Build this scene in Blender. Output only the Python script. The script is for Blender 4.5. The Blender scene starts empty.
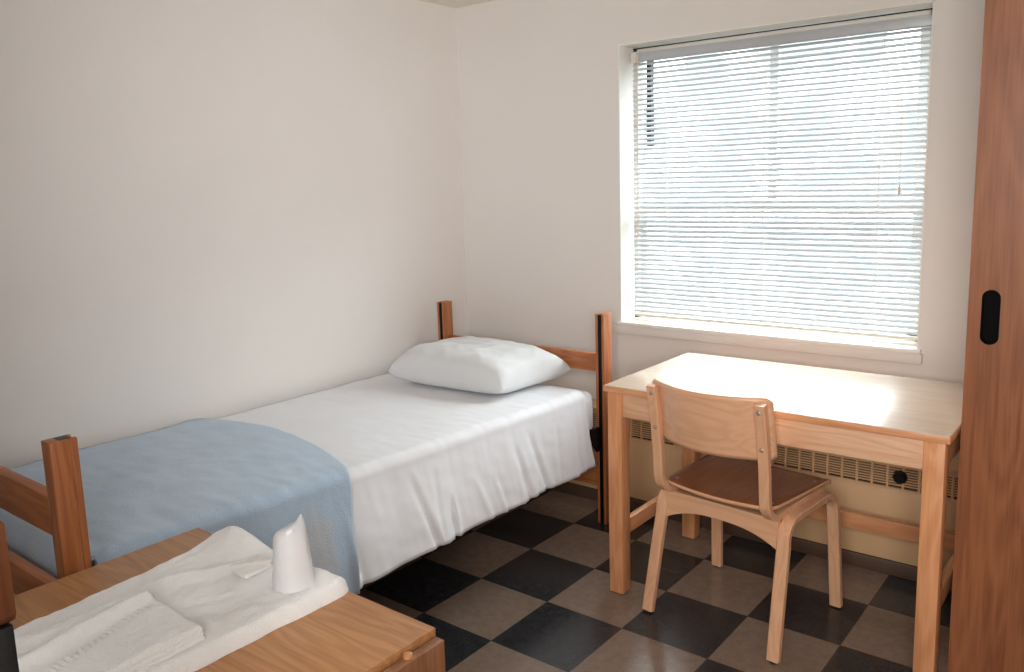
import bpy, bmesh, math, random
from mathutils import Vector, Matrix, noise
random.seed(7)
C = bpy.context.scene.collection
PI = math.pi
def smooth(a, b, x):
    t = max(0.0, min(1.0, (x - a) / (b - a))); return t * t * (3 - 2 * t)
def lerp(a, b, t): return a + (b - a) * t
def nz(x, y=0.0, z=0.0): return noise.noise(Vector((x, y, z)))

# ------------------------------------------------------------------ materials
def new_mat(name):
    m = bpy.data.materials.new(name); m.use_nodes = True
    nt = m.node_tree
    return m, nt, nt.nodes['Principled BSDF']
def N(nt, t, **k):
    n = nt.nodes.new(t)
    for a, v in k.items():
        if a in n.inputs: n.inputs[a].default_value = v
        else: setattr(n, a, v)
    return n
def L(nt, a, b): nt.links.new(a, b)
def srgb(r, g, b):
    f = lambda c: (c / 255 / 12.92) if c / 255 <= 0.04045 else ((c / 255 + 0.055) / 1.055) ** 2.4
    return (f(r), f(g), f(b), 1)

def plain(name, col, rough=0.5, metal=0.0, bump=0.0, bscale=60, var=0.06, vscale=9, **k):
    m, nt, p = new_mat(name)
    p.inputs['Roughness'].default_value = rough
    p.inputs['Metallic'].default_value = metal
    for a, v in k.items(): p.inputs[a.replace('_', ' ')].default_value = v
    tc = N(nt, 'ShaderNodeTexCoord')
    n = N(nt, 'ShaderNodeTexNoise', Scale=vscale, Detail=4.0)
    L(nt, tc.outputs['Object'], n.inputs['Vector'])
    r = N(nt, 'ShaderNodeValToRGB')
    r.color_ramp.elements[0].position = 0.3; r.color_ramp.elements[1].position = 0.7
    r.color_ramp.elements[0].color = tuple(c * (1 - var) for c in col[:3]) + (1,)
    r.color_ramp.elements[1].color = tuple(min(1, c * (1 + var)) for c in col[:3]) + (1,)
    L(nt, n.outputs['Fac'], r.inputs['Fac']); L(nt, r.outputs['Color'], p.inputs['Base Color'])
    if bump:
        n2 = N(nt, 'ShaderNodeTexNoise', Scale=bscale, Detail=6.0)
        L(nt, tc.outputs['Object'], n2.inputs['Vector'])
        b = N(nt, 'ShaderNodeBump', Strength=bump, Distance=0.01)
        L(nt, n2.outputs['Fac'], b.inputs['Height']); L(nt, b.outputs['Normal'], p.inputs['Normal'])
    return m

def wood(name, light, dark, axis='z', rough=0.38, grain=1.0, pore=0.48, coat=0.0):
    """oak / beech: broad rings plus fine pores stretched along the grain axis"""
    m, nt, p = new_mat(name)
    tc = N(nt, 'ShaderNodeTexCoord'); oi = N(nt, 'ShaderNodeObjectInfo')
    off = N(nt, 'ShaderNodeVectorMath', operation='SCALE'); off.inputs['Scale'].default_value = 7.0
    cmb = N(nt, 'ShaderNodeCombineXYZ')
    for i in range(3): L(nt, oi.outputs['Random'], cmb.inputs[i])
    L(nt, cmb.outputs[0], off.inputs[0])
    add = N(nt, 'ShaderNodeVectorMath', operation='ADD')
    L(nt, tc.outputs['Object'], add.inputs[0]); L(nt, off.outputs[0], add.inputs[1])
    def mapped(along, across):
        mp = N(nt, 'ShaderNodeMapping')
        s = [across] * 3; s['xyz'.index(axis)] = along
        mp.inputs['Scale'].default_value = s
        L(nt, add.outputs[0], mp.inputs['Vector']); return mp
    m1 = mapped(1.3 * grain, 11 * grain)
    n1 = N(nt, 'ShaderNodeTexNoise', Scale=1.0, Detail=2.0, Distortion=0.4); L(nt, m1.outputs[0], n1.inputs['Vector'])
    mul = N(nt, 'ShaderNodeMath', operation='MULTIPLY'); mul.inputs[1].default_value = 58.0
    L(nt, n1.outputs['Fac'], mul.inputs[0])
    sn = N(nt, 'ShaderNodeMath', operation='SINE'); L(nt, mul.outputs[0], sn.inputs[0])
    mr = N(nt, 'ShaderNodeMapRange'); mr.inputs['From Min'].default_value = -1; L(nt, sn.outputs[0], mr.inputs['Value'])
    m2 = mapped(7.0, 210.0)
    n2 = N(nt, 'ShaderNodeTexNoise', Scale=1.0, Detail=3.0); L(nt, m2.outputs[0], n2.inputs['Vector'])
    m3 = mapped(1.5, 9.0)
    n3 = N(nt, 'ShaderNodeTexNoise', Scale=1.0, Detail=3.0); L(nt, m3.outputs[0], n3.inputs['Vector'])
    mixf = N(nt, 'ShaderNodeMath', operation='MULTIPLY_ADD'); mixf.inputs[1].default_value = 0.22
    L(nt, mr.outputs[0], mixf.inputs[0])
    sc3 = N(nt, 'ShaderNodeMath', operation='MULTIPLY'); sc3.inputs[1].default_value = 0.42
    L(nt, n3.outputs['Fac'], sc3.inputs[0])
    L(nt, sc3.outputs[0], mixf.inputs[2])
    pf = N(nt, 'ShaderNodeMath', operation='MULTIPLY_ADD'); pf.inputs[1].default_value = pore
    L(nt, n2.outputs['Fac'], pf.inputs[0]); L(nt, mixf.outputs[0], pf.inputs[2])
    r = N(nt, 'ShaderNodeValToRGB')
    r.color_ramp.elements[0].position = 0.28; r.color_ramp.elements[1].position = 0.85
    r.color_ramp.elements[0].color = light; r.color_ramp.elements[1].color = dark
    L(nt, pf.outputs[0], r.inputs['Fac']); L(nt, r.outputs['Color'], p.inputs['Base Color'])
    p.inputs['Roughness'].default_value = rough
    p.inputs['Coat Weight'].default_value = coat; p.inputs['Coat Roughness'].default_value = 0.11
    b = N(nt, 'ShaderNodeBump', Strength=0.06, Distance=0.002)
    L(nt, n2.outputs['Fac'], b.inputs['Height']); L(nt, b.outputs['Normal'], p.inputs['Normal'])
    return m

def cloth(name, col, weave=500, bump=0.25, rough=0.9, var=0.05, fine=0.3, patch=None):
    m, nt, p = new_mat(name)
    tc = N(nt, 'ShaderNodeTexCoord')
    n = N(nt, 'ShaderNodeTexNoise', Scale=5.0, Detail=5.0); L(nt, tc.outputs['Object'], n.inputs['Vector'])
    r = N(nt, 'ShaderNodeValToRGB')
    r.color_ramp.elements[0].position = 0.3; r.color_ramp.elements[1].position = 0.7
    r.color_ramp.elements[0].color = tuple(c * (1 - var) for c in col[:3]) + (1,)
    r.color_ramp.elements[1].color = tuple(min(1, c * (1 + var)) for c in col[:3]) + (1,)
    L(nt, n.outputs['Fac'], r.inputs['Fac'])
    L(nt, r.outputs['Color'], p.inputs['Base Color'])
    p.inputs['Roughness'].default_value = rough
    p.inputs['Sheen Weight'].default_value = fine
    n2 = N(nt, 'ShaderNodeTexNoise', Scale=weave, Detail=3.0); L(nt, tc.outputs['Object'], n2.inputs['Vector'])
    n3 = N(nt, 'ShaderNodeTexNoise', Scale=28.0, Detail=4.0); L(nt, tc.outputs['Object'], n3.inputs['Vector'])
    ad = N(nt, 'ShaderNodeMath', operation='ADD'); L(nt, n2.outputs['Fac'], ad.inputs[0]); L(nt, n3.outputs['Fac'], ad.inputs[1])
    b = N(nt, 'ShaderNodeBump', Strength=bump, Distance=0.004)
    L(nt, ad.outputs[0], b.inputs['Height']); L(nt, b.outputs['Normal'], p.inputs['Normal'])
    return m

T = 0.3048
def floor_mat():
    m, nt, p = new_mat('vinyl_tiles')
    tc = N(nt, 'ShaderNodeTexCoord')
    sc = N(nt, 'ShaderNodeVectorMath', operation='SCALE'); sc.inputs['Scale'].default_value = 1 / T
    L(nt, tc.outputs['Object'], sc.inputs[0])
    sp = N(nt, 'ShaderNodeSeparateXYZ'); L(nt, sc.outputs[0], sp.inputs[0])
    fx = N(nt, 'ShaderNodeMath', operation='FLOOR'); L(nt, sp.outputs['X'], fx.inputs[0])
    fy = N(nt, 'ShaderNodeMath', operation='FLOOR'); L(nt, sp.outputs['Y'], fy.inputs[0])
    s = N(nt, 'ShaderNodeMath', operation='ADD'); L(nt, fx.outputs[0], s.inputs[0]); L(nt, fy.outputs[0], s.inputs[1])
    md = N(nt, 'ShaderNodeMath', operation='FLOORED_MODULO'); md.inputs[1].default_value = 2.0; L(nt, s.outputs[0], md.inputs[0])
    # speckle
    n = N(nt, 'ShaderNodeTexNoise', Scale=210.0, Detail=3.0); L(nt, tc.outputs['Object'], n.inputs['Vector'])
    n2 = N(nt, 'ShaderNodeTexNoise', Scale=30.0, Detail=5.0); L(nt, tc.outputs['Object'], n2.inputs['Vector'])
    av = N(nt, 'ShaderNodeMath', operation='MULTIPLY_ADD'); av.inputs[1].default_value = 0.6
    L(nt, n.outputs['Fac'], av.inputs[0])
    h = N(nt, 'ShaderNodeMath', operation='MULTIPLY'); h.inputs[1].default_value = 0.4; L(nt, n2.outputs['Fac'], h.inputs[0]); L(nt, h.outputs[0], av.inputs[2])
    def ramp(c0, c1):
        r = N(nt, 'ShaderNodeValToRGB'); r.color_ramp.elements[0].position = 0.35; r.color_ramp.elements[1].position = 0.65
        r.color_ramp.elements[0].color = c0; r.color_ramp.elements[1].color = c1
        L(nt, av.outputs[0], r.inputs['Fac']); return r
    rl = ramp(FL_L0, FL_L1); rd = ramp(FL_D0, FL_D1)
    mx = N(nt, 'ShaderNodeMix', data_type='RGBA'); L(nt, md.outputs[0], mx.inputs['Factor'])
    L(nt, rl.outputs['Color'], mx.inputs[6]); L(nt, rd.outputs['Color'], mx.inputs[7])
    # joints
    def edge(o):
        f = N(nt, 'ShaderNodeMath', operation='FRACT'); L(nt, o, f.inputs[0])
        a = N(nt, 'ShaderNodeMath', operation='SUBTRACT'); a.inputs[1].default_value = 0.5; L(nt, f.outputs[0], a.inputs[0])
        b = N(nt, 'ShaderNodeMath', operation='ABSOLUTE'); L(nt, a.outputs[0], b.inputs[0])
        c = N(nt, 'ShaderNodeMath', operation='GREATER_THAN'); c.inputs[1].default_value = 0.4945; L(nt, b.outputs[0], c.inputs[0]); return c
    ex = edge(sp.outputs['X']); ey = edge(sp.outputs['Y'])
    mxe = N(nt, 'ShaderNodeMath', operation='MAXIMUM'); L(nt, ex.outputs[0], mxe.inputs[0]); L(nt, ey.outputs[0], mxe.inputs[1])
    ef = N(nt, 'ShaderNodeMath', operation='MULTIPLY'); ef.inputs[1].default_value = 0.6; L(nt, mxe.outputs[0], ef.inputs[0])
    mj = N(nt, 'ShaderNodeMix', data_type='RGBA'); L(nt, ef.outputs[0], mj.inputs['Factor'])
    L(nt, mx.outputs[2], mj.inputs[6]); mj.inputs[7].default_value = (0.02, 0.018, 0.016, 1)
    L(nt, mj.outputs[2], p.inputs['Base Color'])
    p.inputs['Roughness'].default_value = 0.2
    p.inputs['Specular IOR Level'].default_value = 0.45
    b = N(nt, 'ShaderNodeBump', Strength=0.04, Distance=0.002)
    L(nt, n2.outputs['Fac'], b.inputs['Height']); L(nt, b.outputs['Normal'], p.inputs['Normal'])
    return m
FL_L0, FL_L1 = srgb(122, 104, 92), srgb(146, 128, 115)
FL_D0, FL_D1 = srgb(38, 38, 41), srgb(58, 59, 62)

def glass_mat():
    m = bpy.data.materials.new('window_glass'); m.use_nodes = True; nt = m.node_tree
    nt.nodes.clear()
    o = N(nt, 'ShaderNodeOutputMaterial'); t = N(nt, 'ShaderNodeBsdfTransparent'); g = N(nt, 'ShaderNodeBsdfGlossy', Roughness=0.02)
    t.inputs['Color'].default_value = (0.96, 0.98, 0.98, 1)
    mx = N(nt, 'ShaderNodeMixShader'); mx.inputs['Fac'].default_value = 0.05
    L(nt, t.outputs[0], mx.inputs[1]); L(nt, g.outputs[0], mx.inputs[2]); L(nt, mx.outputs[0], o.inputs['Surface'])
    return m
def translucent(name, col, trans=0.45, rough=0.5, gloss=0.1, clear=0.0):
    m = bpy.data.materials.new(name); m.use_nodes = True; nt = m.node_tree; nt.nodes.clear()
    o = N(nt, 'ShaderNodeOutputMaterial')
    tc = N(nt, 'ShaderNodeTexCoord'); n = N(nt, 'ShaderNodeTexNoise', Scale=40.0); L(nt, tc.outputs['Object'], n.inputs['Vector'])
    r = N(nt, 'ShaderNodeValToRGB'); r.color_ramp.elements[0].color = tuple(c * 0.95 for c in col[:3]) + (1,); r.color_ramp.elements[1].color = col
    L(nt, n.outputs['Fac'], r.inputs['Fac'])
    d = N(nt, 'ShaderNodeBsdfDiffuse'); t = N(nt, 'ShaderNodeBsdfTranslucent'); g = N(nt, 'ShaderNodeBsdfGlossy', Roughness=rough)
    L(nt, r.outputs['Color'], d.inputs['Color']); L(nt, r.outputs['Color'], t.inputs['Color'])
    a = N(nt, 'ShaderNodeMixShader'); a.inputs['Fac'].default_value = trans
    L(nt, d.outputs[0], a.inputs[1]); L(nt, t.outputs[0], a.inputs[2])
    b = N(nt, 'ShaderNodeMixShader'); b.inputs['Fac'].default_value = gloss
    L(nt, a.outputs[0], b.inputs[1]); L(nt, g.outputs[0], b.inputs[2])
    last = b
    if clear:
        tr = N(nt, 'ShaderNodeBsdfTransparent'); c = N(nt, 'ShaderNodeMixShader'); c.inputs['Fac'].default_value = clear
        L(nt, b.outputs[0], c.inputs[1]); L(nt, tr.outputs[0], c.inputs[2]); last = c
    L(nt, last.outputs[0], o.inputs['Surface'])
    return m

SKY, LOWSKY, FILL, FILL2, EXPO = 20.0, 5.6, 22.5, 4.0, 0.14
HX, HZ0, HZ1 = 1.588, 1.008, 1.150
M = {}
M['wall'] = plain('wall_paint', srgb(228, 224, 220), 0.75, bump=0.05, bscale=120, var=0.012, vscale=3)
M['ceiling'] = plain('ceiling_paint', srgb(235, 228, 216), 0.85, bump=0.05, bscale=150, var=0.01)
M['floor'] = floor_mat()
M['white_paint'] = plain('white_gloss_paint', srgb(240, 238, 232), 0.4, var=0.01)
M['frame_alu'] = plain('window_frame_paint', srgb(222, 212, 202), 0.4, var=0.02)
M['dark_strip'] = plain('dark_weatherstrip', srgb(22, 26, 32), 0.6)
M['headrail'] = plain('headrail_enamel', srgb(186, 190, 194), 0.35, var=0.02)
M['glass'] = glass_mat()
M['slat'] = translucent('blind_slat_enamel', srgb(206, 210, 214), 0.06, 0.35, 0.05)
M['cord'] = plain('blind_cord', srgb(225, 215, 200), 0.8)
M['tan_cord'] = plain('blind_pull_cord', srgb(212, 196, 178), 0.8)
M['vinyl_base'] = plain('brown_vinyl_base', srgb(92, 72, 58), 0.45, var=0.05)
M['heater'] = plain('cream_enamel', srgb(228, 190, 146), 0.4, var=0.02)
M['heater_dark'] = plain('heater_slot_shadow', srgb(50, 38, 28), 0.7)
M['black'] = plain('black_plastic', srgb(12, 12, 13), 0.4)
M['black_metal'] = plain('black_steel', srgb(20, 20, 22), 0.45, metal=0.6, bump=0.05)
M['pull_black'] = plain('matt_black_pull', (.0015, .0015, .0015, 1), 0.7, Specular_IOR_Level=0.1)
M['steel'] = plain('screw_steel', srgb(178, 168, 158), 0.4, metal=0.6)
oakL, oakD = srgb(236, 174, 126), srgb(206, 136, 90)
for a in 'xyz':
    M['oak_' + a] = wood('oak_grain_' + a, oakL, oakD, a, 0.4)
    M['bed_' + a] = wood('bed_oak_grain_' + a, srgb(188, 120, 74), srgb(142, 80, 44), a, 0.4)
    M['beech_' + a] = wood('beech_ply_grain_' + a, srgb(236, 186, 148), srgb(214, 156, 118), a, 0.35, pore=0.2)
    M['dress_' + a] = wood('dresser_oak_grain_' + a, srgb(198, 146, 98), srgb(158, 106, 64), a, 0.42)
M['apron'] = wood('apron_oak_lit', srgb(242, 200, 166), srgb(216, 160, 120), 'x', 0.38)  # paler than the other oak: glare on the front apron put into the colour
M['desk_top'] = wood('desk_top_laminate', srgb(208, 186, 164), srgb(192, 166, 142), 'x', 0.34, pore=0.25, coat=0.35)
M['beech_seat'] = wood('seat_ply_shaded', srgb(150, 100, 70), srgb(112, 70, 46), 'y', 0.3, pore=0.2)  # darker than the frame: shade on the seat put into its colour
M['ward_z'] = wood('wardrobe_oak_veneer', srgb(164, 104, 67), srgb(122, 70, 41), 'z', 0.42, grain=0.8, pore=0.55)
M['dark_wood'] = wood('dark_brown_wood', srgb(96, 54, 30), srgb(70, 36, 18), 'z', 0.4)
M['panel_z'] = wood('dresser_front_veneer', srgb(168, 118, 84), srgb(120, 78, 50), 'z', 0.45, pore=0.6)
M['sheet'] = cloth('white_cotton_sheet', srgb(224, 225, 229), 700, 0.12, 0.85, 0.02, 0.1)
M['pillow'] = cloth('white_pillowcase', srgb(214, 216, 218), 700, 0.1, 0.85, 0.02, 0.1)
M['blanket'] = cloth('blue_blanket_wool', srgb(168, 189, 210), 260, 0.6, 0.95, 0.06, 0.4)
def light_patch(m, centre, rad, col):
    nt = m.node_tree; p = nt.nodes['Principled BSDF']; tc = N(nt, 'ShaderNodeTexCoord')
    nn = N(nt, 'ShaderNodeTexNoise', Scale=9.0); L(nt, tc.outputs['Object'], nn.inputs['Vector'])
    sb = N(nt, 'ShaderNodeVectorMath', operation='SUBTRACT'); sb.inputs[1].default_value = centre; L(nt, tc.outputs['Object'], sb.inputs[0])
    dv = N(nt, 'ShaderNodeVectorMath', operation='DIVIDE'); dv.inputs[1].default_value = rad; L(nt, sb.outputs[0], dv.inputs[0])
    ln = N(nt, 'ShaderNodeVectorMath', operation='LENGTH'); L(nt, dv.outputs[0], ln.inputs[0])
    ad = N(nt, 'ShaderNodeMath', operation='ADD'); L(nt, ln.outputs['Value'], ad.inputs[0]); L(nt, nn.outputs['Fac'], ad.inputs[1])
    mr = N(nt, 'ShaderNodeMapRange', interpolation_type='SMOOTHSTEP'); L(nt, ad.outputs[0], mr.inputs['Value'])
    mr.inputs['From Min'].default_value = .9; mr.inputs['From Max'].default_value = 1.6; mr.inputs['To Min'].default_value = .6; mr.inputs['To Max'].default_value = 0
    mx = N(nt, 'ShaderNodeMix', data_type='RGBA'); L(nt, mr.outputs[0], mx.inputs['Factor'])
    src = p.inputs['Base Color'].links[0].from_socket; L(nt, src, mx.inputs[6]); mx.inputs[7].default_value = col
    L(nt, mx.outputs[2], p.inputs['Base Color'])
light_patch(M['blanket'], (.48, -.42, -.20), (.2, .075, .20), srgb(190, 187, 183))  # warm light on the blanket's side drape, blended into its colour
M['towel'] = cloth('white_terry', srgb(250, 250, 250), 420, 0.9, 0.95, 0.02, 0.4)
M['cup_plastic'] = translucent('white_cup_plastic', srgb(252, 253, 255), 0.3, 0.4, 0.03)
M['film'] = translucent('clear_film', srgb(252, 252, 253), 0.25, 0.2, 0.08, clear=0.55)
M['soap_wrap'] = translucent('soap_wrapper_film', srgb(244, 243, 240), 0.05, 0.12, 0.14)

# ------------------------------------------------------------------ mesh helpers
class MB:
    def __init__(s): s.bm = bmesh.new(); s.mi = 0
    def _mark(s, faces):
        for f in faces: f.material_index = s.mi
    def box(s, x0, x1, y0, y1, z0, z1, bev=0.0, seg=2, mat=None):
        b = bmesh.new()
        bmesh.ops.create_cube(b, size=1.0)
        for v in b.verts:
            v.co = Vector((lerp(x0, x1, v.co.x + .5), lerp(y0, y1, v.co.y + .5), lerp(z0, z1, v.co.z + .5)))
        if bev: bmesh.ops.bevel(b, geom=b.edges[:], offset=bev, segments=seg, affect='EDGES', profile=0.5)
        if mat is not None: b.transform(mat)
        s.merge(b); return s
    def merge(s, b):
        vm = {}
        for v in b.verts: vm[v] = s.bm.verts.new(v.co)
        for f in b.faces:
            try: nf = s.bm.faces.new([vm[v] for v in f.verts]); nf.material_index = s.mi; nf.smooth = f.smooth
            except ValueError: pass
        b.free()
    def grid(s, P, closed_u=False, closed_v=False):
        """P[i][j] -> Vector"""
        nu, nv = len(P), len(P[0])
        vs = [[s.bm.verts.new(p) for p in row] for row in P]
        for i in range(nu if closed_u else nu - 1):
            for j in range(nv if closed_v else nv - 1):
                a, b, c, d = vs[i][j], vs[(i + 1) % nu][j], vs[(i + 1) % nu][(j + 1) % nv], vs[i][(j + 1) % nv]
                try: f = s.bm.faces.new([a, b, c, d]); f.material_index = s.mi; f.smooth = True
                except ValueError: pass
        return vs
    def cap(s, ring, flip=False):
        r = list(ring)
        if flip: r.reverse()
        try: f = s.bm.faces.new(r); f.material_index = s.mi
        except ValueError: pass
    def lathe(s, prof, c=(0, 0, 0), n=24, axis='z'):
        rows = []
        for (r, h) in prof:
            row = []
            for k in range(n):
                a = 2 * PI * k / n
                u, v = r * math.cos(a), r * math.sin(a)
                p = {'z': (u, v, h), 'y': (u, h, v), 'x': (h, u, v)}[axis]
                row.append(Vector(p) + Vector(c))
            rows.append(row)
        vs = s.grid(rows, closed_v=True)
        if prof[0][0] > 1e-5: s.cap(vs[0], True)
        if prof[-1][0] > 1e-5: s.cap(vs[-1])
        return s
    def tube(s, pts, r, n=8):
        rows = []
        pts = [Vector(p) for p in pts]
        for i, p in enumerate(pts):
            t = (pts[min(i + 1, len(pts) - 1)] - pts[max(i - 1, 0)]).normalized()
            a = Vector((0, 0, 1)) if abs(t.z) < 0.9 else Vector((1, 0, 0))
            u = t.cross(a).normalized(); v = t.cross(u)
            rows.append([p + u * r * math.cos(2 * PI * k / n) + v * r * math.sin(2 * PI * k / n) for k in range(n)])
        vs = s.grid(rows, closed_v=True); s.cap(vs[0], True); s.cap(vs[-1]); return s
    def ribbon(s, pts, side, w, t, bev=0.0):
        """rectangular strip swept along pts; side(i) width direction, thickness normal to path and side"""
        rows = []
        pts = [Vector(p) for p in pts]
        for i, p in enumerate(pts):
            d = (pts[min(i + 1, len(pts) - 1)] - pts[max(i - 1, 0)]).normalized()
            sd = Vector(side).normalized(); nn = d.cross(sd).normalized(); sd = nn.cross(d).normalized()
            W = w(i / (len(pts) - 1)) if callable(w) else w
            hw, ht = W / 2, t / 2
            b = min(bev, ht * .6) if bev else 0
            if b: cs = [(-hw + b, -ht), (hw - b, -ht), (hw, -ht + b), (hw, ht - b), (hw - b, ht), (-hw + b, ht), (-hw, ht - b), (-hw, -ht + b)]
            else: cs = [(-hw, -ht), (hw, -ht), (hw, ht), (-hw, ht)]
            rows.append([p + sd * a + nn * c for a, c in cs])
        vs = s.grid(rows, closed_v=True); s.cap(vs[0], True); s.cap(vs[-1]); return s
    def prism(s, poly, z0, z1, plane='xy'):
        def P(a, b, h): return {'xy': (a, b, h), 'xz': (a, h, b), 'yz': (h, a, b)}[plane]
        lo = [s.bm.verts.new(P(a, b, z0)) for a, b in poly]; hi = [s.bm.verts.new(P(a, b, z1)) for a, b in poly]
        s.cap(lo, True); s.cap(hi)
        n = len(poly)
        for i in range(n): s.cap([lo[i], lo[(i + 1) % n], hi[(i + 1) % n], hi[i]])
        return s

def link(name, mb, mats, parent=None, loc=None, flat=True, solid=0.0, subsurf=0, angle=35, rot=0):
    me = bpy.data.meshes.new(name)
    bmesh.ops.recalc_face_normals(mb.bm, faces=mb.bm.faces[:])
    mb.bm.to_mesh(me); mb.bm.free()
    o = bpy.data.objects.new(name, me); C.objects.link(o)
    for m in (mats if isinstance(mats, (list, tuple)) else [mats]): me.materials.append(m)
    for p in me.polygons: p.use_smooth = True
    if flat:
        me.set_sharp_from_angle(angle=math.radians(angle))
    if parent: o.parent = parent
    if loc: o.location = loc
    if rot: o.rotation_euler = (0, 0, rot)
    if solid:
        md = o.modifiers.new('thickness', 'SOLIDIFY'); md.thickness = solid; md.offset = -1
    if subsurf:
        md = o.modifiers.new('smooth', 'SUBSURF'); md.levels = subsurf; md.render_levels = subsurf
    return o
def thing(name, label, cat, loc=(0, 0, 0), rotz=0, group=None):
    o = bpy.data.objects.new(name, None); C.objects.link(o)
    o.empty_display_size = 0.1
    o.location = loc; o.rotation_euler = (0, 0, rotz); o['label'] = label; o['category'] = cat
    if group: o['group'] = group
    return o
def tag(o, label, cat, group=None):
    o['label'] = label; o['category'] = cat
    if group: o['group'] = group
    return o
def struct(name, mb, mats, parent=None, **k):
    o = link(name, mb, mats, parent, **k); o['kind'] = 'structure'; return o
def arc(c, r, a0, a1, n=8):
    """points (y,z) on an arc, degrees"""
    return [(c[0] + r * math.cos(math.radians(lerp(a0, a1, k / n))), c[1] + r * math.sin(math.radians(lerp(a0, a1, k / n)))) for k in range(n + 1)]

# ------------------------------------------------------------------ room
WX0, WX1, WY0, WY1, CH = -0.91, 2.78, -3.7, 0.68, 2.306
OX0, OX1, OZ0, OZ1 = 0.016, 1.256, 0.826, 2.025     # window opening
struct('floor', MB().box(WX0 - .1, WX1 + .1, WY0 - .1, WY1 + .2, -.1, 0), M['floor'])
struct('ceiling', MB().box(WX0 - .1, WX1 + .1, WY0 - .1, WY1 + .2, CH, CH + .1), M['ceiling'])
struct('wall_left', MB().box(WX0 - .1, WX0, WY0 - .1, WY1 + .2, 0, CH), M['wall'])
struct('wall_right', MB().box(WX1, WX1 + .1, WY0 - .1, WY1 + .2, 0, CH), M['wall'])
struct('wall_front', MB().box(WX0, WX1, WY0 - .1, WY0, 0, CH), M['wall'])
w = MB()
w.box(WX0, OX0, WY1, WY1 + .2, 0, CH); w.box(OX1, WX1, WY1, WY1 + .2, 0, CH)
w.box(OX0, OX1, WY1, WY1 + .2, 0, OZ0); w.box(OX0, OX1, WY1, WY1 + .2, OZ1, CH)
struct('wall_back', w, M['wall'])
# window lining, sill ledge
t = MB()
t.box(OX0, OX0 + .004, WY1 - .001, .80, OZ0, OZ1); t.box(OX1 - .004, OX1, WY1 - .001, .80, OZ0, OZ1)
t.box(OX0, OX1, WY1 - .001, .80, OZ1 - .004, OZ1)
struct('trim_1', t, M['white_paint'])
s = MB(); s.box(OX0 - .004, OX1 + .012, .655, .802, OZ0 - .012, OZ0 + .004, .003); struct('trim_2', s, M['white_paint'])
s = MB(); s.box(OX0 - .03, OX1 + .018, .658, WY1, OZ0 - .050, OZ0 - .012, .003); struct('trim_3', s, M['wall'])
# window: frame, sashes, glass
f = MB(); y0, y1 = .80, .86
f.box(OX0, OX0 + .022, y0, y1, OZ0, OZ1); f.box(OX1 - .035, OX1, y0, y1, OZ0, OZ1)
f.box(OX0, OX1, y0, y1, OZ1 - .045, OZ1); f.box(OX0, OX1, y0, y1, OZ0, OZ0 + .02)
win = struct('window_1', f, M['frame_alu'])
ck = MB(); ck.box(OX0 + .004, OX1 - .004, .796, .7998, OZ1 - .0085, OZ1 - .0045); struct('sealant_line', ck, M['dark_strip'], win)
ms = MB(); ms.box(OX0 + .035, OX1 - .035, .815, .85, 1.31, 1.36, .004)
ms.box(OX0 + .022, OX0 + .05, .83, .85, OZ0 + .02, 1.31); ms.box(OX1 - .07, OX1 - .035, .82, .85, OZ0 + .02, OZ1 - .04)
ms.box(OX0 + .035, OX1 - .035, .82, .85, OZ0 + .02, OZ0 + .045)
struct('sash', ms, M['white_paint'], win)
mu = MB(); mu.box(.632, .668, .82, .85, 1.36, OZ1 - .045, .003); struct('muntin', mu, M['white_paint'], win)
st = MB(); st.box(.072, .094, .822, .85, 1.60, OZ1 - .045); struct('weatherstrip', st, M['dark_strip'], win)
gl = MB(); gl.box(OX0 + .022, OX1 - .035, .838, .842, OZ0 + .02, OZ1 - .045); struct('window_pane', gl, M['glass'], win)
# baseboards
struct('baseboard_left', MB().box(WX0, WX0 + .012, WY0, .57, 0, .09, .003), M['vinyl_base'])
struct('baseboard_right', MB().box(WX1 - .012, WX1, WY0, WY1, 0, .09, .003), M['vinyl_base'])
b = MB(); b.box(WX0 + .012, 1.529, .567, .60, 0, .055, .003); struct('baseboard_back', b, M['vinyl_base'])

# ------------------------------------------------------------------ venetian blind
bl = thing('window_blind', 'white venetian blind with thin slats hanging in the window', 'blind', (0.64, .765, OZ0))
def lb(z): return z - OZ0
hr = MB(); hr.box(-.606, .606, -.016, .018, lb(1.956), lb(1.994), .003); hr.box(-.606, .606, -.019, -.016, lb(1.988), lb(1.994)); link('headrail', hr, M['headrail'], bl)
ZT, ZB, NS = 1.946, .872, 52
sl_me = None
TILT = math.radians(36)
for k in range(NS):
    z = lerp(ZT, ZB, k / (NS - 1))
    if sl_me is None:
        g = MB(); rows = []
        for j in range(7):
            q = (j / 6 - .5); h = .0035 * (1 - (2 * q) ** 2)
            rows.append([Vector((x, q * .025, h)) for x in (-.598, -.4, -.2, 0, .2, .4, .604)])
        g.grid(rows)
        o = link('slat', g, M['slat'], bl, flat=False); sl_me = o.data
    else:
        o = bpy.data.objects.new('slat', sl_me); C.objects.link(o); o.parent = bl
    o.location = (0, 0, lb(z)); o.rotation_euler = (TILT + random.uniform(-.05, .05), 0, 0)
br = MB(); br.box(-.598, .604, -.013, .013, lb(.845), lb(.857), .003); link('bottom_rail', br, M['frame_alu'], bl)
for x in (-.44, -.003, .436):
    c = MB()
    for yy in (-.013, .013): c.tube([(x, yy, lb(1.98)), (x + .003, yy, lb(1.4)), (x, yy, lb(.85))], .0008, 5)
    c.tube([(x + .006, -.0145, lb(1.98)), (x + .006, -.0145, lb(.85))], .0007, 5)
    link('ladder_cord', c, M['cord'], bl)
c = MB(); c.tube([(.512, -.022, lb(1.99)), (.513, -.024, lb(1.7)), (.515, -.022, lb(1.41))], .0009, 6)
lc = link('lift_cord', c, M['tan_cord'], bl)
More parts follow.
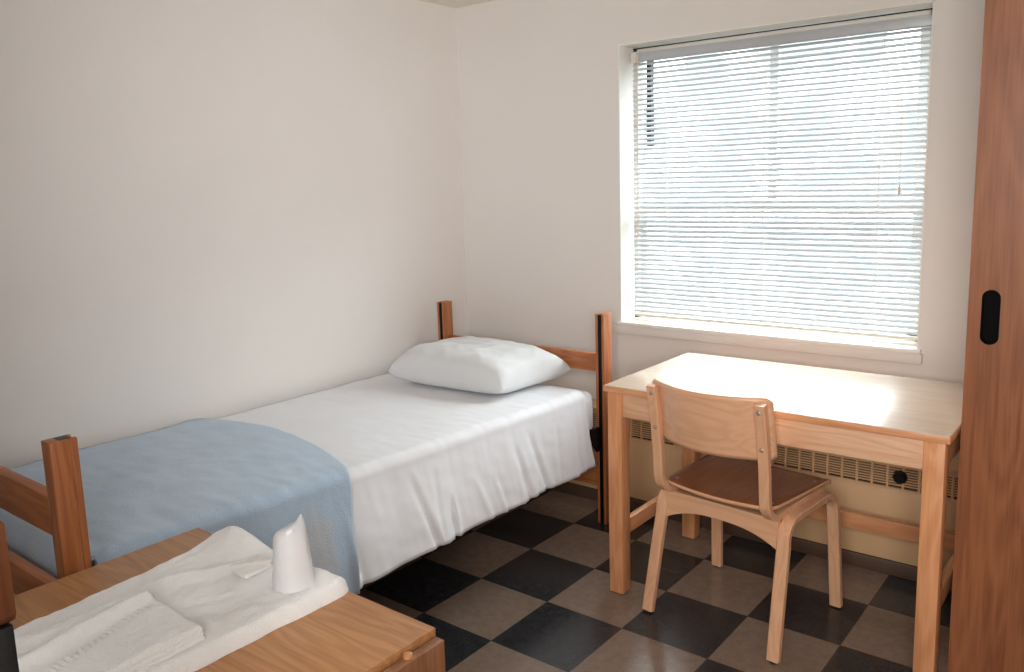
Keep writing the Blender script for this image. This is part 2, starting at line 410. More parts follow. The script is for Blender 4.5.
c = MB(); c.lathe([(.001, .02), (.004, .012), (.006, -.01), (.005, -.016), (.0, -.017)], (.515, -.022, lb(1.395)), 10); link('tassel', c, M['tan_cord'], lc)
c = MB(); c.tube([(-.565, -.024, lb(1.985)), (-.566, -.026, lb(1.2))], .0028, 6); link('tilt_wand', c, M['cord'], bl)
c = MB(); c.box(-.602, -.575, -.02, .02, lb(1.952), lb(1.999), .002); link('end_bracket', c, M['frame_alu'], bl)

# ------------------------------------------------------------------ baseboard heater
hx0, hx1 = WX0 + .014, 1.527
ht = thing('baseboard_heater', 'cream wall heater with slotted grille running under the window', 'heater', (0.3, .62, 0.055))
def H(mb, x0, x1, y0, y1, z0, z1, bev=0): mb.box(x0 - .3, x1 - .3, y0 - .62, y1 - .62, z0 - .055, z1 - .055, bev)
p = MB(); H(p, hx0, hx1, .570, .585, .057, .325, .003); link('front_panel', p, M['heater'], ht)
p = MB(); H(p, hx0, hx1, .566, .679, .428, .445, .003); H(p, hx0, hx1, .585, .679, .057, .428); link('casing', p, M['heater'], ht)
p = MB(); p.mi = 0
H(p, hx0, hx1, .568, .584, .325, .336); H(p, hx0, hx1, .568, .584, .418, .428)
pit = .0535; n = int((hx1 - hx0) / pit)
for k in range(n + 1):
    x = hx1 - .004 - k * pit; H(p, max(x - .008, hx0), x, .569, .584, .336, .418)
p.mi = 0
for j in range(8):
    z = .336 + (j + .5) * .082 / 8.5; H(p, hx0, hx1, .5715, .578, z + .0035, z + .0085)
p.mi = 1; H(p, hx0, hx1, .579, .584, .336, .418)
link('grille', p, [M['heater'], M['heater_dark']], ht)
k = MB(); k.lathe([(.026, .0), (.026, -.006), (.021, -.018), (.019, -.020), (0, -.020)], (1.242 - .3, .567 - .62, .381 - .055), 8, 'y')
link('thermostat_knob', k, M['black'], ht)

# ------------------------------------------------------------------ bed
bed = thing('bed', 'oak single bed frame with slotted posts against the left wall', 'bed', (-.37, -.68, 0))
BO = Vector((-.37, -.68, 0))
def B(mb, x0, x1, y0, y1, z0, z1, bev=0, mi=None):
    if mi is not None: mb.mi = mi
    mb.box(x0 - BO.x, x1 - BO.x, y0 - BO.y, y1 - BO.y, z0, z1, bev)
def bed_post(x0, x1, y0, y1, h, slot_side):
    p = MB()
    e = .0115; cx = (x0 + x1) / 2; d = .016
    if slot_side < 0: B(p, x0, x1, y0 + d, y1, 0, h, .002); ya, yb = y0, y0 + d
    else: B(p, x0, x1, y0, y1 - d, 0, h, .002); ya, yb = y1 - d, y1
    B(p, x0, cx - .009, ya, yb, 0, h, .002); B(p, cx + .009, x1, ya, yb, 0, h, .002)
    o = link('post', p, M['bed_z'], bed)
    s_ = MB(); B(s_, cx - .0089, cx + .0089, ya + .002, yb - .001, .0, h - .004)
    for k in range(int(h / .05)): B(s_, cx - .002, cx + .002, ya + .0005, ya + .002, .03 + k * .05, .045 + k * .05)
    link('slotted_track', s_, M['black_metal'], o)
    return o
bed_post(.0815, .1235, .368, .43, .912, -1)
bed_post(-.822, -.780, .368, .43, .900, -1)
fp = bed_post(.061, .103, -1.768, -1.710, .942, 1)
bed_post(-.822, -.780, -1.768, -1.710, .942, 1)
s_ = MB(); B(s_, .068, .096, -1.745, -1.722, .941, .9425); link('top_slot', s_, M['black'], fp)
r = MB(); B(r, -.780, .080, .392, .418, .660, .737, .004); link('headboard_rail', r, M['bed_x'], bed)
r = MB(); B(r, -.780, .080, .392, .418, .155, .240, .004); link('lower_head_rail', r, M['bed_x'], bed)
r = MB(); B(r, -.780, .061, -1.752, -1.722, .708, .802, .004); link('footboard_rail', r, M['bed_x'], bed)
r = MB(); B(r, -.780, .061, -1.752, -1.722, .49, .575, .004); link('lower_foot_rail', r, M['bed_x'], bed)
for x in (-.015, -.815):
    r = MB(); B(r, x - .002, x + .022, -1.655, .368, .345, .40, .002); link('side_rail', r, M['black_metal'], bed)
r = MB(); r.prism([(.30, .435), (.366, .43), (.366, .33), (.345, .325), (.30, .38)], .0905 - BO.x, .100 - BO.x, 'yz')
for v in r.bm.verts: v.co.y -= BO.y
link('corner_bracket', r, M['black_metal'], bed)
r = MB(); B(r, -.79, -.016, -1.66, .355, .375, .395); link('spring_base', r, M['black_metal'], bed)

# mattress with fitted sheet
mt = MB(); ML = Vector((-.395, -.66, .405))
mt.box(-.460, .483, -.990, 1.02, 0, .185, .040, 5)
for v in mt.bm.verts:
    if v.co.x > 0: v.co.x -= .115 * (1.0 - v.co.y) / 1.99
mo = link('mattress', mt, M['sheet'], loc=ML); tag(mo, 'single mattress in white fitted sheet lying on the bed frame', 'mattress')

FS, FA, FF = 3.1, .010, .072
_cr = random.Random(5)
CRS = [(_cr.uniform(-1.6, .27), _cr.uniform(.007, .016), _cr.uniform(-1.2, 1.0), _cr.uniform(-.06, .06), _cr.uniform(0, .5)) for _ in range(26)]
def crease(y, d):
    t = 0
    for yc, w_, a_, sl, st in CRS:
        q = (y - yc - sl * d) / w_
        if -6 < q < 6: t += a_ * (math.exp(-q * q) - .35 * math.exp(-((q - 1.6) / 1.2) ** 2)) * smooth(st, st + .25, d)
    return t
def drape(name, mat, xl, xr, ztop, yA, yB, zbot, flare, amp, topamp, ny, seed, left_drop=.0, edgecurve=None, hem=None, foot=None, wr=1.0, off=0.0):
    """cloth over the bed: crosses the top from left to right, then hangs down the right side"""
    g = MB(); rows = []
    R = .040; ntop, narc, nd = 42, 10, 22; xr0 = xr
    for i in range(ny + 1):
        v = i / ny
        row = []
        tl = (.34 - lerp(yA, yB, v)) / 1.99; xr = xr0 - .115 * tl; fl = lerp(.150, .106, tl) + flare - xr
        for j in range(ntop + narc + nd + 1):
            if j <= ntop: u = j / ntop; x = lerp(xl, xr - R, u); z = ztop; d = 0; nxx = 0
            elif j <= ntop + narc:
                a = (j - ntop) / narc * PI / 2; x = xr - R + R * math.sin(a); z = ztop - R + R * math.cos(a); d = 0.0
            else:
                d = (j - ntop - narc) / nd; x = xr; z = lerp(ztop - R, zbot, d)
            s = j / (ntop + narc + nd)
            y0_, y1_ = yA, yB
            if edgecurve: y0_ = yA; y1_ = yB + edgecurve(x, d)
            y = lerp(y0_, y1_, v)
            if foot and v < .12:
                pass
            side = smooth(ntop - 4, ntop + narc, j)
            # folds on the hanging side, growing downwards
            fo = math.sin(y * 19 + 2.2 * nz(y * 2.3, FS)) * .5 + .6 * nz(y * 9, FS + 3, d * .6) + .2 * nz(y * 24, FS + 7, d * .8) + crease(y, d)
            x += fl * d ** 1.2 + FA * fo * (.25 + .75 * d) * side
            if d > 0: x = max(x, xr - .003 + .012 * d)
            if hem: z += hem(y) * d
            z += .006 * nz(y * 6, seed + 5) * d
            if d > 0: x += .0006 * nz(y * 60, z * 7, FS + 1) + .0035 * nz(y * 12 + z * 9, z * 26, FS + 5) * (.3 + .7 * d)
            # soft wrinkles on the top
            topw = 1 - side
            wz = nz(x * 3 + y * 7 , y * 3 - x * 2, seed) + .5 * nz(x * 14 + y * 5, y * 16, seed + 2) * wr
            z += topamp * topw * (wz + .35) + .0012 * topw * nz(x * 9 + y * 22, y * 14 - x * 16, seed + 4) * wr
            # little puckers along the shoulder
            z += .004 * nz(x * 8, y * 28, seed + 9) * smooth(ntop - 12, ntop + 2, j) * (1 - d)
            if left_drop and j < 5: z -= left_drop * ((5 - j) / 5) ** 2
            row.append(Vector((x, y, z)))
        rows.append(row)
    g.grid(rows)
    return g
def shift(mb, o):
    for v in mb.bm.verts: v.co -= Vector(o)
    return mb
SO = Vector((-.395, -.66, .60))
g = drape('sheet', None, -.862, .104, .606, -1.58, .262, .292, .0, .011, .0030, 190, 3.1, hem=lambda y: -.012 * smooth(-.2, -1.1, y) + .004)
so = link('flat_sheet', shift(g, SO), M['sheet'], loc=SO, solid=.0016, flat=False)
tag(so, 'white flat sheet spread over the bed, hem hanging down its side', 'sheet')

def bl_edge(x, d):
    if d > 0: return -.083 - .065 * d
    return .045 - (.37 if x > -.55 else .72) * (x + .55) ** 2 + .005 * nz(x * 9, 4.4)
g = drape('blanket', None, -.866, .119, .622, -1.66, -.845, .277, .013, .008, .006, 110, 8.7, edgecurve=bl_edge, wr=1.2)
# foot end hangs down inside the footboard
rows = []
for k in range(10):
    row = []
    for j in range(40):
        x = lerp(-.866, .002, j / 39); dd = k / 9
        row.append(Vector((x, -1.66 - .036 * smooth(0, .3, dd) + .006 * nz(x * 14, dd, 2), 0.6235 - .012 * smooth(0, .25, dd) - .18 * max(0, dd - .08))))
    rows.append(row)
g.grid(rows)
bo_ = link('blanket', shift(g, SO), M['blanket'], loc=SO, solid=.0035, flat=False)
tag(bo_, 'pale blue woollen blanket covering the foot half of the bed', 'blanket')

# pillow
g = MB(); n = 40
for sgn in (1, -1):
    rows = []
    for i in range(n + 1):
        row = []
        for j in range(n + 1):
            u, v = i / n * 2 - 1, j / n * 2 - 1
            e = max(0.0, (1 - abs(u) ** 4.2) * (1 - abs(v) ** 4.4)) ** .42
            pin = 1 - .05 * (1 - v * v) * abs(u) ** 3
            pin2 = 1 - .06 * (1 - u * u) * abs(v) ** 3
            x, y = u * .308 * pin + .030 * v, v * .222 * pin2
            crease = .011 * nz(u * 2.0 + 3, v * 2.6, 1.5) + .006 * nz(u * 5, v * 4, 4.2) + .003 * nz(u * 10 + v * 6, v * 3, 7)
            crease += -.012 * math.exp(-((u + .80 - .1 * v) / .06) ** 2) * smooth(.2, -.8, v)
            z = sgn * (.118 if sgn > 0 else .052) * e * (1 - .10 * u) + (crease * e * (1.1 if sgn > 0 else .15))
            if sgn < 0: z = max(z, -.044)
            row.append(Vector((x, y, z)))
        rows.append(row)
    g.grid(rows)
bmesh.ops.remove_doubles(g.bm, verts=g.bm.verts[:], dist=.0006)
po = link('pillow', g, M['pillow'], loc=(-.368, .145, .6615), flat=False, subsurf=1)
po.rotation_euler = (0, math.radians(1.0), math.radians(4))
tag(po, 'plump white pillow lying at the head of the bed', 'pillow')

# ------------------------------------------------------------------ desk
DO = Vector((.98, .18, 0))
dk = thing('desk', 'pale oak writing desk with square legs standing under the window', 'desk', DO)
def D(mb, x0, x1, y0, y1, z0, z1, bev=0): mb.box(x0 - DO.x, x1 - DO.x, y0 - DO.y, y1 - DO.y, z0, z1, bev)
p = MB(); D(p, .440, 1.521, -.130, .500, .7605, .763, .0008); tp = link('tabletop', p, M['desk_top'], dk)
p = MB(); D(p, .438, 1.523, -.132, .502, .742, .761, .002); link('edge_band', p, M['oak_x'], tp)
for x in (.446, 1.455):
    for y in (-.118, .437):
        p = MB(); D(p, x, x + .055, y, y + .055, .004, .743, .003); l = link('leg', p, M['oak_z'], dk)
        p = MB(); p.lathe([(.02, 0), (.022, .004), (.02, .006)], (x + .0275 - DO.x, y + .0275 - DO.y, 0), 14); link('foot_glide', p, M['black'], l)
p = MB(); D(p, .501, 1.455, -.108, -.086, .653, .743, .002); link('front_apron', p, M['apron'], dk)
p = MB(); D(p, .501, 1.455, .460, .482, .653, .743, .002); link('rear_apron', p, M['oak_x'], dk)
for x in (.452, 1.482):
    p = MB(); D(p, x, x + .022, -.063, .437, .653, .743, .002); link('side_apron', p, M['oak_y'], dk)
for x in (.460, 1.470):
    p = MB(); D(p, x, x + .026, -.063, .437, .205, .259, .003); link('side_stretcher', p, M['oak_y'], dk)
p = MB(); D(p, .501, 1.455, .438, .462, .203, .260, .003); link('rear_stretcher', p, M['oak_x'], dk)

# ------------------------------------------------------------------ chair
ch = thing('desk_chair', 'bent plywood chair with curved backrest pushed up to the desk', 'chair', (.880, .036, 0), math.radians(-6.2))
def yz(path, x): return [Vector((x(z) if callable(x) else x, y, z)) for y, z in path]
for sx in (-1, 1):
    # inverted U: rear leg, arch under the seat, front leg
    path = [(-.222, .006), (-.198, .12), (-.173, .24), (-.151, .34)]
    path += arc((-.085, .352), .066, 178, 92, 9)[1:] + [(-.06, .419), (.04, .420), (.12, .420)]
    path += arc((.125, .348), .072, 88, 8, 9) + [(.205, .26), (.214, .13), (.222, .006)]
    xf = lambda z, sx=sx: sx * (.219 + .012 * (1 - min(z, .42) / .42))
    p = MB(); p.ribbon(yz(path, xf), (1, 0, 0), .040, .024, .004)
    lg = link('leg_frame', p, M['beech_z'], ch)
    for y in (-.222, .222):
        p = MB(); p.lathe([(.010, 0), (.012, .003), (.010, .008)], (sx * .232, y, 0), 12); link('foot_glide', p, M['black'], lg)
    p = MB(); p.lathe([(.006, 0), (.005, .002), (0, .0028)], (sx * .240, .11, .416), 10, 'x'); 
    link('bolt_head', p, M['steel'], lg)
    # J-shaped back upright
    path = [(.16, .436), (.06, .435), (-.05, .434), (-.13, .432)]
    path += arc((-.140, .504), .072, 272, 188, 9)[1:] + [(-.218, .59), (-.232, .70), (-.254, .806)]
    xu = lambda z, sx=sx: sx * .190
    p = MB(); p.ribbon(yz(path, xu), (1, 0, 0), .034, .022, .003)
    up = link('back_post', p, M['beech_z'], ch)
    for z, y in ((.782, -.2610), (.665, -.2375)):
        p = MB(); p.lathe([(.0075, 0), (.0075, -.0015), (.0045, -.003), (.0038, -.001), (0, -.001)], (sx * .1885, y, z), 12, 'y')
        link('screw', p, M['steel'], up)
# rear and front aprons under the seat
for yc, nm, s_ in ((-.146, 'rear_apron', 1), (.178, 'front_apron', -1)):
    p = MB(); poly = []
    for k in range(25):
        x = lerp(-.203, .203, k / 24); poly.append((x, .372 - .045 * abs(2 * k / 24 - 1) ** 2.6 if s_ > 0 else .378))
    poly += [(.203, .425), (-.203, .425)]
    p.prism(poly, yc - .009, yc + .009, 'xz'); link(nm, p, M['beech_x'], ch)
# seat: dished ply
def seat_z(x, y): return .452 - .010 * math.exp(-((x / .13) ** 2 + ((y + .02) / .12) ** 2)) + .004 * (abs(x) / .2) ** 2 - .018 * smooth(.15, .215, y)
p = MB(); rows = []
for i in range(29):
    v = i / 28; row = []
    for j in range(29):
        u = j / 28 * 2 - 1
        hw = lerp(.198, .222, v)
        cr = .10
        x = u * hw
        yb = -.172 - .022 * (1 - u * u); yf = .205 + .014 * (1 - u * u)
        # rounded corners
        k = max(0, abs(u) - .86) / .14
        yb += .030 * (1 - math.sqrt(max(0, 1 - k * k))); yf -= .030 * (1 - math.sqrt(max(0, 1 - k * k)))
        y = lerp(yb, yf, v)
        row.append(Vector((x, y, seat_z(x, y) + .012)))
    rows.append(row)
p.grid(rows)
st_ = link('seat', p, [M['beech_seat'], M['beech_x']], ch, solid=.012, flat=False); st_.modifiers[0].material_offset_rim = 1
for x, y in ((-.172, -.135), (.172, -.135), (-.19, .12), (.19, .12)):
    p = MB(); p.lathe([(.007, 0), (.006, .002), (0, .0025)], (x, y, seat_z(x, y) + .0115), 12); link('screw', p, M['steel'], st_)
# backrest: curved ply in front of the posts
p = MB(); rows = []
for i in range(17):
    v = i / 16; row = []
    for j in range(33):
        u = j / 32 * 2 - 1
        x = u * .213
        zb, zt = .622, .820
        k = max(0, abs(u) - .9) / .1; cr = .014 * (1 - math.sqrt(max(0, 1 - k * k)))
        z = lerp(zb + cr, zt - cr, v)
        ypost = -.2165 - .0375 * (z - .61) / .2 + .0115
        y = ypost + .0045 + .078 * (abs(u) ** 2 - .7465)
        row.append(Vector((x, y, z)))
    rows.append(row)
p.grid(rows)
link('backrest', p, M['beech_x'], ch, solid=.011, flat=False)

# ------------------------------------------------------------------ dresser and what lies on it
RO = Vector((.6, -1.86, 0))
dr = thing('dresser', 'brown oak dresser in the foreground with towels on its top', 'dresser', RO)
def R_(mb, x0, x1, y0, y1, z0, z1, bev=0): mb.box(x0 - RO.x, x1 - RO.x, y0 - RO.y, y1 - RO.y, z0, z1, bev)
p = MB(); R_(p, .230, .983, -2.20, -1.526, .682, .700, .0015); link('top_panel', p, M['dress_x'], dr)
p = MB(); R_(p, .236, .255, -2.19, -1.54, 0, .682, .001); R_(p, .236, .965, -2.19, -2.172, 0, .682, .001); R_(p, .236, .965, -1.559, -1.537, 0, .682, .001); R_(p, .255, .965, -2.172, -1.559, .04, .06)
link('carcass', p, M['dress_z'], dr)
for z0, z1 in ((.475, .687), (.265, .470), (.055, .260)):
    p = MB(); R_(p, .987, 1.007, -2.198, -1.530, z0, z1, .0015); d_ = link('drawer_front', p, M['panel_z'], dr)
    p = MB(); R_(p, 1.007, 1.021, -1.93, -1.80, z1 - .03, z1 - .018, .003); link('drawer_pull', p, M['dark_wood'], d_)
p = MB(); p.lathe([(.0085, .687), (.0088, .690), (.0075, .694), (.004, .696), (0, .6965)], (.994 - RO.x, -1.604 - RO.y, 0), 16); link('rubber_bumper', p, M['dress_x'], dr)

def slab(outline, z0, hfun, nu=60, nv=60, round_=.06, namp=.0, corner=.06):
    """folded cloth: outline = 4 corners A,B,C,D (x,y); rounded edges; hfun(u,v) thickness"""
    A, Bc, Cc, Dd = [Vector((a, b, 0)) for a, b in outline]
    g = MB(); rows = []
    for i in range(nu + 1):
        row = []
        for j in range(nv + 1):
            u, v = i / nu, j / nv
            uu, vv = 2 * u - 1, 2 * v - 1; cc = corner
            du, dv = (abs(uu) - 1 + cc) / cc, (abs(vv) - 1 + cc) / cc
            if cc > 0 and du > 0 and dv > 0:
                rr = max(du, dv) / math.hypot(du, dv)
                uu = math.copysign(1 - cc + cc * du * rr, uu); vv = math.copysign(1 - cc + cc * dv * rr, vv)
            uu, vv = (uu + 1) / 2, (vv + 1) / 2
            p = A.lerp(Bc, uu).lerp(Dd.lerp(Cc, uu), vv)
            e = min(u, 1 - u) / round_, min(v, 1 - v) / round_
            k = 1.0
            for q in e:
                if q < 1: k *= math.sqrt(max(0, 1 - (1 - q) ** 2)) * .97 + .03
            h = hfun(u, v)
            row.append(Vector((p.x + .004 * nz(v * 9, 1, u * 3), p.y + .004 * nz(u * 9, 5, v * 3), z0 + h * k + namp * k * nz(p.x * 60, p.y * 60, 2))))
        rows.append(row)
    vs = g.grid(rows)
    # underside
    rim = [vs[i][0] for i in range(nu + 1)] + [vs[nu][j] for j in range(1, nv + 1)] + [vs[i][nv] for i in range(nu - 1, -1, -1)] + [vs[0][j] for j in range(nv - 1, 0, -1)]
    lo = [g.bm.verts.new((v.co.x, v.co.y, z0)) for v in rim]
    m_ = len(rim)
    for i in range(m_): g.cap([rim[i], lo[i], lo[(i + 1) % m_], rim[(i + 1) % m_]])
    g.cap(lo)
    return g
TZ = .7005
def h1(u, v):
    flat = max(smooth(.62, .52, v) * smooth(.06, .14, u) , math.exp(-((u - .85) / .20) ** 4 - ((v - .88) / .11) ** 4), math.exp(-((u - .55) / .17) ** 4 - ((v - .84) / .105) ** 4))
    w_ = .005 * nz(u * 3, v * 3, 1) + .005 * nz(u * 8, v * 9, 6) + .0025 * nz(u * 22, v * 26, 3)
    w_ += .027 * math.exp(-((u - .16) / .22) ** 2 - ((v - .96) / .09) ** 2)           # raised far corner
    w_ -= .006 * math.exp(-((u - .30) / .14) ** 2 - ((v - .84) / .12) ** 2)
    w_ += .012 * math.exp(-((u - .30 - (v - .7) * .8) / .06) ** 2) * smooth(.5, .66, v) * smooth(.98, .8, v)   # soft ridge
    w_ += .014 * smooth(.86, .98, v) * smooth(.55, .8, u)
    w_ -= .004 * math.exp(-((u - .62 - (v - .7) * .5) / .04) ** 2) * smooth(.45, .6, v)
    return .027 + w_ * (1 - flat)
tw = slab([(.43, -2.13), (.750, -2.13), (.764, -1.522), (.362, -1.520)], 0, h1, 90, 130, .05, .0010, .11)
t1 = link('bath_towel', shift(tw, (.6, -1.82, 0)), M['towel'], loc=(.6, -1.82, TZ), flat=False)
tag(t1, 'large white bath towel folded flat on the dresser top', 'towel')
ht_ = thing('hand_towel', 'smaller white hand towel folded in layers on the bath towel', 'towel', (.66, -1.95, TZ + .0285))
for k in range(3):
    zz = k * .0070
    def h2(u, v, k=k):
        h = .0064
        if k == 2:
            h += .003 + .003 * nz(u * 4, v * 4, k) + .002 * nz(u * 13, v * 12, 8)
            h += .013 * math.exp(-((u - .16 - .35 * (1 - v)) / .07) ** 2) * smooth(-.1, .4, v)
            c_ = u - .30 - .55 * (1 - v)
            h += .0030 * math.sin(v * 190) * math.exp(-(c_ / .035) ** 2)           # woven border band
        return h
    sft = .005 * (2 - k)
    tw = slab([(.50, -2.12), (.740 + sft * .6, -2.12), (.724 + sft * .6, -1.806), (.515, -1.803)], zz, h2, 60, 150, .03, .0005, .03)
    link('towel_layer', shift(tw, (.66, -1.95, 0)), M['towel'], ht_, flat=False)
# wrapped plastic cup
cp = thing('plastic_cup', 'upside-down plastic cup in clear wrapping standing on the bath towel', 'cup', (.695, -1.606, TZ + .0296))
p = MB(); p.lathe([(.0350, 0), (.0355, .003), (.0340, .006), (.0330, .02), (.0262, .098), (.0252, .102), (.022, .104), (0, .1045)], n=32); link('cup_body', p, M['cup_plastic'], cp)
p = MB(); rows = []
for i in range(25):
    h = i / 24; row = []
    for k in range(64):
        a = 2 * PI * k / 64
        r = lerp(.0385, .0280, h) + .0016 * nz(math.cos(a) * 1.6, math.sin(a) * 1.6, h * 3) + .0007 * nz(math.cos(a) * 6, math.sin(a) * 6, h * 8)
        r += .010 * math.exp(-((a - .35) / .22) ** 2) * (1 - h) ** 2
        r -= .004 * smooth(.9, 1, h)
        top = .114 + .012 * math.cos(a - .35) + .012 * math.exp(-((a - .5) / .35) ** 2) + .002 * nz(a * 3, 2)
        row.append(Vector((r * math.cos(a), r * math.sin(a), .0015 + h * top)))
    rows.append(row)
row = []
for k in range(64):
    a = 2 * PI * k / 64; row.append(Vector((.010 * math.cos(a), .010 * math.sin(a), .115 + .005 * math.cos(a - .35))))
rows.append(row)
vs_ = p.grid(rows, closed_v=True); p.cap(vs_[-1])
link('wrapper', p, M['film'], cp, flat=False)
# wrapped soap
sp = thing('soap_bar', 'small wrapped soap bar lying beside the cup on the towel', 'soap', (.580, -1.618, TZ + .0288), math.radians(2))
p = MB(); p.box(-.024, .024, -.030, .030, 0, .011, .004, 3); link('soap', p, M['soap_wrap'], sp)
p = MB(); rows = []
for i in range(13):
    u = i / 12 * 2 - 1
    rows.append([Vector((u * .026, (j / 12 * 2 - 1) * .032, .0135 + .007 * max(0, 1 - abs(u - (j / 12 * 2 - 1)) / .35) + .002 * nz(u * 4, j * .5) - .0015 * max(abs(u), abs(j / 12 * 2 - 1)) ** 4)) for j in range(13)])
p.grid(rows); link('wrapper_fold', p, M['soap_wrap'], sp, flat=False)
# tall post at the near left edge of the view
bx = thing('wooden_post', 'dark brown wooden post with black lower part cut off by the photo\'s left edge', 'post', (1.068, -2.215, 0))
p = MB(); p.prism([(-.034, 1.062), (.030, 1.062), (.036, 1.066), (.040, 1.074), (.040, 1.163), (-.034, 1.163)], -.006, .015, 'xz'); link('wooden_upper', p, M['dark_wood'], bx)
p = MB(); p.box(-.034, .012, -.020, -.006, 1.018, 1.163, .002); link('wooden_lower_strip', p, M['dark_wood'], bx)
p = MB(); p.box(-.034, .036, -.005, .013, 0, 1.061, .002); link('black_lower_part', p, M['black'], bx)

# ------------------------------------------------------------------ wardrobe
WO = Vector((2.15, .27, 0))
wd = thing('wardrobe', 'tall oak wardrobe with sliding doors at the right of the desk', 'wardrobe', WO)
def W_(mb, x0, x1, y0, y1, z0, z1, bev=0): mb.box(x0 - WO.x, x1 - WO.x, y0 - WO.y, y1 - WO.y, z0, z1, bev)
wy = -.06; wx0, wx1 = 1.534, 2.76
p = MB(); W_(p, wx0, wx0 + .02, wy + .03, .55, 0, 2.15); W_(p, wx1 - .02, wx1, wy + .03, .55, 0, 2.15); W_(p, wx0 + .02, wx1 - .02, .53, .55, 0, 2.15)
W_(p, wx0 + .02, wx1 - .02, wy + .03, .53, 2.13, 2.15); W_(p, wx0 + .02, wx1 - .02, wy + .03, .53, .03, .05)
link('carcass', p, M['ward_z'], wd)
# door with a real recess for the pull: faces around a stadium-shaped hole
def door(x0, x1, yf, hx, hz0, hz1, hw):
    m_ = MB(); z0, z1 = .012, 2.145; th = .022
    hole = []
    for k in range(13): a = PI * k / 12; hole.append((hx + hw * math.cos(a), hz1 - hw + hw * math.sin(a)))
    for k in range(13): a = PI + PI * k / 12; hole.append((hx + hw * math.cos(a), hz0 + hw + hw * math.sin(a)))
    outer = []
    cx, cz = hx, (hz0 + hz1) / 2
    for a, b in hole:                     # radial projection onto the door edge
        dx, dz = a - cx, b - cz
        sx = ((x1 if dx > 0 else x0) - cx) / dx if abs(dx) > 1e-6 else 1e9
        sz = ((z1 if dz > 0 else z0) - cz) / dz if abs(dz) > 1e-6 else 1e9
        t_ = min(sx, sz); outer.append((cx + dx * t_, cz + dz * t_))
    pts = list(zip(hole, outer)); n = len(pts)
    def V(p_, y): return m_.bm.verts.new((p_[0] - WO.x, y - WO.y, p_[1] - 0))
    hv = [V(h, yf) for h, o in pts]; ov = [V(o, yf) for h, o in pts]; hb = [V(h, yf + .014) for h, o in pts]
    corners = {}
    for i in range(n):
        j = (i + 1) % n
        f = [hv[i], ov[i]]
        a, b = pts[i][1], pts[j][1]
        if abs(a[0] - b[0]) > 1e-5 and abs(a[1] - b[1]) > 1e-5:
            # a door corner lies between
            for cxx in (x0, x1):
                for czz in (z0, z1):
                    if (abs(a[0] - cxx) < 1e-5 or abs(b[0] - cxx) < 1e-5) and (abs(a[1] - czz) < 1e-5 or abs(b[1] - czz) < 1e-5): f.append(V((cxx, czz), yf))
        f += [ov[j], hv[j]]
        m_.cap(f); m_.cap([hv[i], hv[j], hb[j], hb[i]])
    m_.box(x0 - WO.x, x1 - WO.x, yf + .0145 - WO.y, yf + th - WO.y, z0, z1)
    m_.box(x0 - WO.x, x0 + .001 - WO.x, yf + .0002 - WO.y, yf + th - WO.y, z0, z1); m_.box(x1 - .001 - WO.x, x1 - WO.x, yf + .0002 - WO.y, yf + th - WO.y, z0, z1)
    d = link('sliding_door', m_, M['ward_z'], wd, angle=20)
    q = MB(); q.prism([(a - WO.x, b) for a, b in [(hx + (h[0] - hx) * 1.0, h[1]) for h in hole]], yf + .008 - WO.y, yf + .0135 - WO.y, 'xz')
    link('recessed_pull', q, M['pull_black'], d)
    rows_ = []
    cup_ = MB()
    for sc_, yy in ((1.06, yf - .0005), (1.06, yf - .0015), (.90, yf - .0015), (.88, yf + .008)):
        rows_.append([Vector((hx + (h[0] - hx) * sc_ - WO.x, yy - WO.y, cz + (h[1] - cz) * (1 + (sc_ - 1) * .3))) for h in hole])
    cup_.grid(rows_, closed_v=True); link('pull_rim', cup_, M['pull_black'], d)
door(wx0 + .0005, wx0 + .63, wy, HX, HZ0, HZ1, .0205)
door(wx0 + .60, wx1 - .001, wy + .0255, wx1 - .06, HZ0, HZ1, .0205)

# ------------------------------------------------------------------ light and camera
wld = bpy.data.worlds.new('sky'); bpy.context.scene.world = wld; wld.use_nodes = True
nt = wld.node_tree; bg = nt.nodes['Background']
tc = N(nt, 'ShaderNodeTexCoord'); cn = N(nt, 'ShaderNodeTexNoise', Scale=17.0, Detail=4.0); L(nt, tc.outputs['Generated'], cn.inputs['Vector'])
rp = N(nt, 'ShaderNodeValToRGB'); rp.color_ramp.elements[0].position = .44; rp.color_ramp.elements[1].position = .60
rp.color_ramp.elements[0].color = (.19, .22, .225, 1); rp.color_ramp.elements[1].color = (.92, .98, 1.0, 1)
sp_ = N(nt, 'ShaderNodeSeparateXYZ'); L(nt, tc.outputs['Generated'], sp_.inputs[0])
el = N(nt, 'ShaderNodeMapRange', interpolation_type='SMOOTHSTEP'); L(nt, sp_.outputs['Z'], el.inputs['Value'])
el.inputs['From Min'].default_value = 0.10; el.inputs['From Max'].default_value = 0.38
el.inputs['To Min'].default_value = LOWSKY; el.inputs['To Max'].default_value = SKY
L(nt, el.outputs[0], bg.inputs['Strength'])
gx = N(nt, 'ShaderNodeMath', operation='MULTIPLY_ADD'); gx.inputs[1].default_value = -.30; gx.inputs[2].default_value = -.115
L(nt, sp_.outputs['X'], gx.inputs[0])
gs = N(nt, 'ShaderNodeMath', operation='ADD'); L(nt, gx.outputs[0], gs.inputs[0]); L(nt, cn.outputs['Fac'], gs.inputs[1])
L(nt, gs.outputs[0], rp.inputs['Fac'])
hi = N(nt, 'ShaderNodeMapRange'); hi.inputs['From Min'].default_value = .24; hi.inputs['From Max'].default_value = .42; L(nt, sp_.outputs['Z'], hi.inputs['Value'])
cm = N(nt, 'ShaderNodeMix', data_type='RGBA'); L(nt, hi.outputs[0], cm.inputs['Factor']); L(nt, rp.outputs['Color'], cm.inputs[6]); cm.inputs[7].default_value = (.92, .98, 1, 1)
L(nt, cm.outputs[2], bg.inputs['Color'])
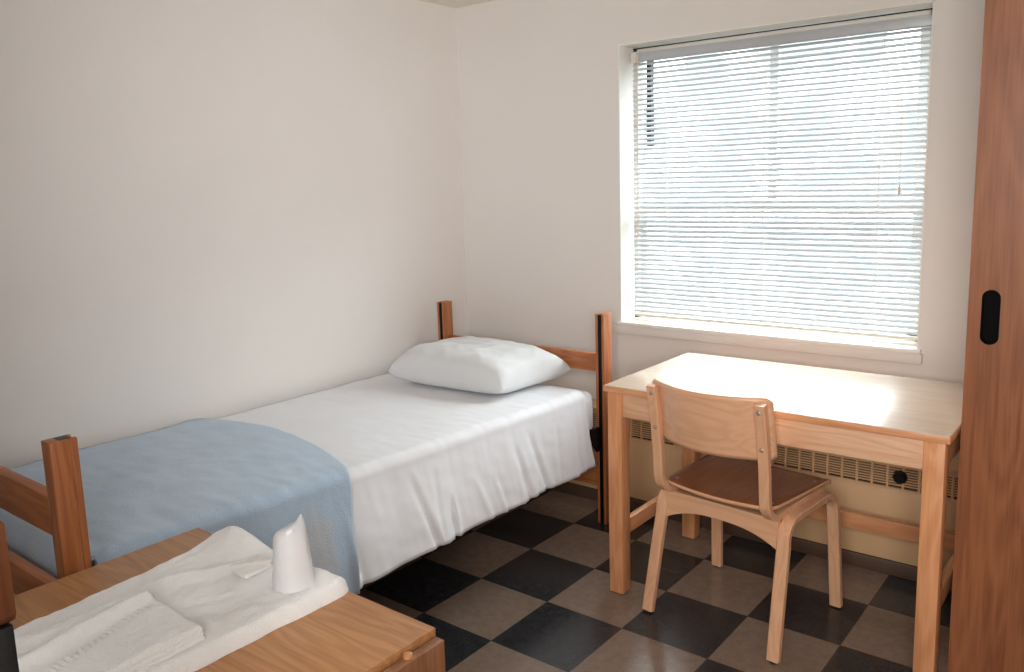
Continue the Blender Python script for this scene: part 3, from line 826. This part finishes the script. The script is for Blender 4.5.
pl = bpy.data.lights.new('window_portal', 'AREA'); pl.shape = 'RECTANGLE'; pl.size = OX1 - OX0; pl.size_y = OZ1 - OZ0; pl.cycles.is_portal = True
po_ = bpy.data.objects.new('window_portal', pl); C.objects.link(po_); po_.location = ((OX0 + OX1) / 2, .875, (OZ0 + OZ1) / 2); po_.rotation_euler = (-PI / 2, 0, 0)
def area(name, loc, target, size, power, col):
    l = bpy.data.lights.new(name, 'AREA'); l.shape = 'SQUARE'; l.size = size; l.energy = power; l.color = col
    o = bpy.data.objects.new(name, l); C.objects.link(o); o.location = loc
    o.rotation_euler = (Vector(target) - Vector(loc)).to_track_quat('-Z', 'Y').to_euler(); return o
area('room_fill', (2.05, -2.95, 1.65), (1.4, .3, .95), 0.9, FILL, (1.0, .96, .91)).data.spread = math.radians(122)  # unseen fill light added behind the camera for desk and chair
area('wall_fill', (2.35, -2.7, 1.6), (-.9, -.05, 1.8), 0.5, FILL2, (1.0, .98, 1.0)).data.spread = math.radians(52)  # added unseen fill, brightens the upper left wall

F, YAW, PIT, ROL, CX, CY, CZ, PX, PY = 829.225, -.662306753, -.15656508, -.0276563740, 1.94447892, -2.47530751, 1.46301207, 527.262, 311.76
cy_, sy_ = math.cos(YAW), math.sin(YAW)
r_ = Vector((cy_, -sy_, 0)); f_ = Vector((sy_ * math.cos(PIT), cy_ * math.cos(PIT), math.sin(PIT))); u_ = r_.cross(f_)
r2 = math.cos(ROL) * r_ + math.sin(ROL) * u_; u2 = r2.cross(f_)
cam = bpy.data.cameras.new('camera'); co = bpy.data.objects.new('camera', cam); C.objects.link(co)
m3 = Matrix((r2, u2, -f_)).transposed()
co.matrix_world = Matrix.Translation((CX, CY, CZ)) @ m3.to_4x4()
cam.sensor_fit = 'HORIZONTAL'; cam.sensor_width = 36; cam.lens = F / 1024 * 36
cam.shift_x = (512 - PX) / 1024; cam.shift_y = (PY - 336) / 1024
cam.clip_start = .02
sc = bpy.context.scene; sc.camera = co
sc.view_settings.view_transform = 'Standard'; sc.view_settings.look = 'None'; sc.view_settings.exposure = EXPO
sc.cycles.max_bounces = 10; sc.cycles.diffuse_bounces = 6; sc.cycles.transparent_max_bounces = 16
sc.cycles.use_denoising = True; sc.cycles.sample_clamp_indirect = 6
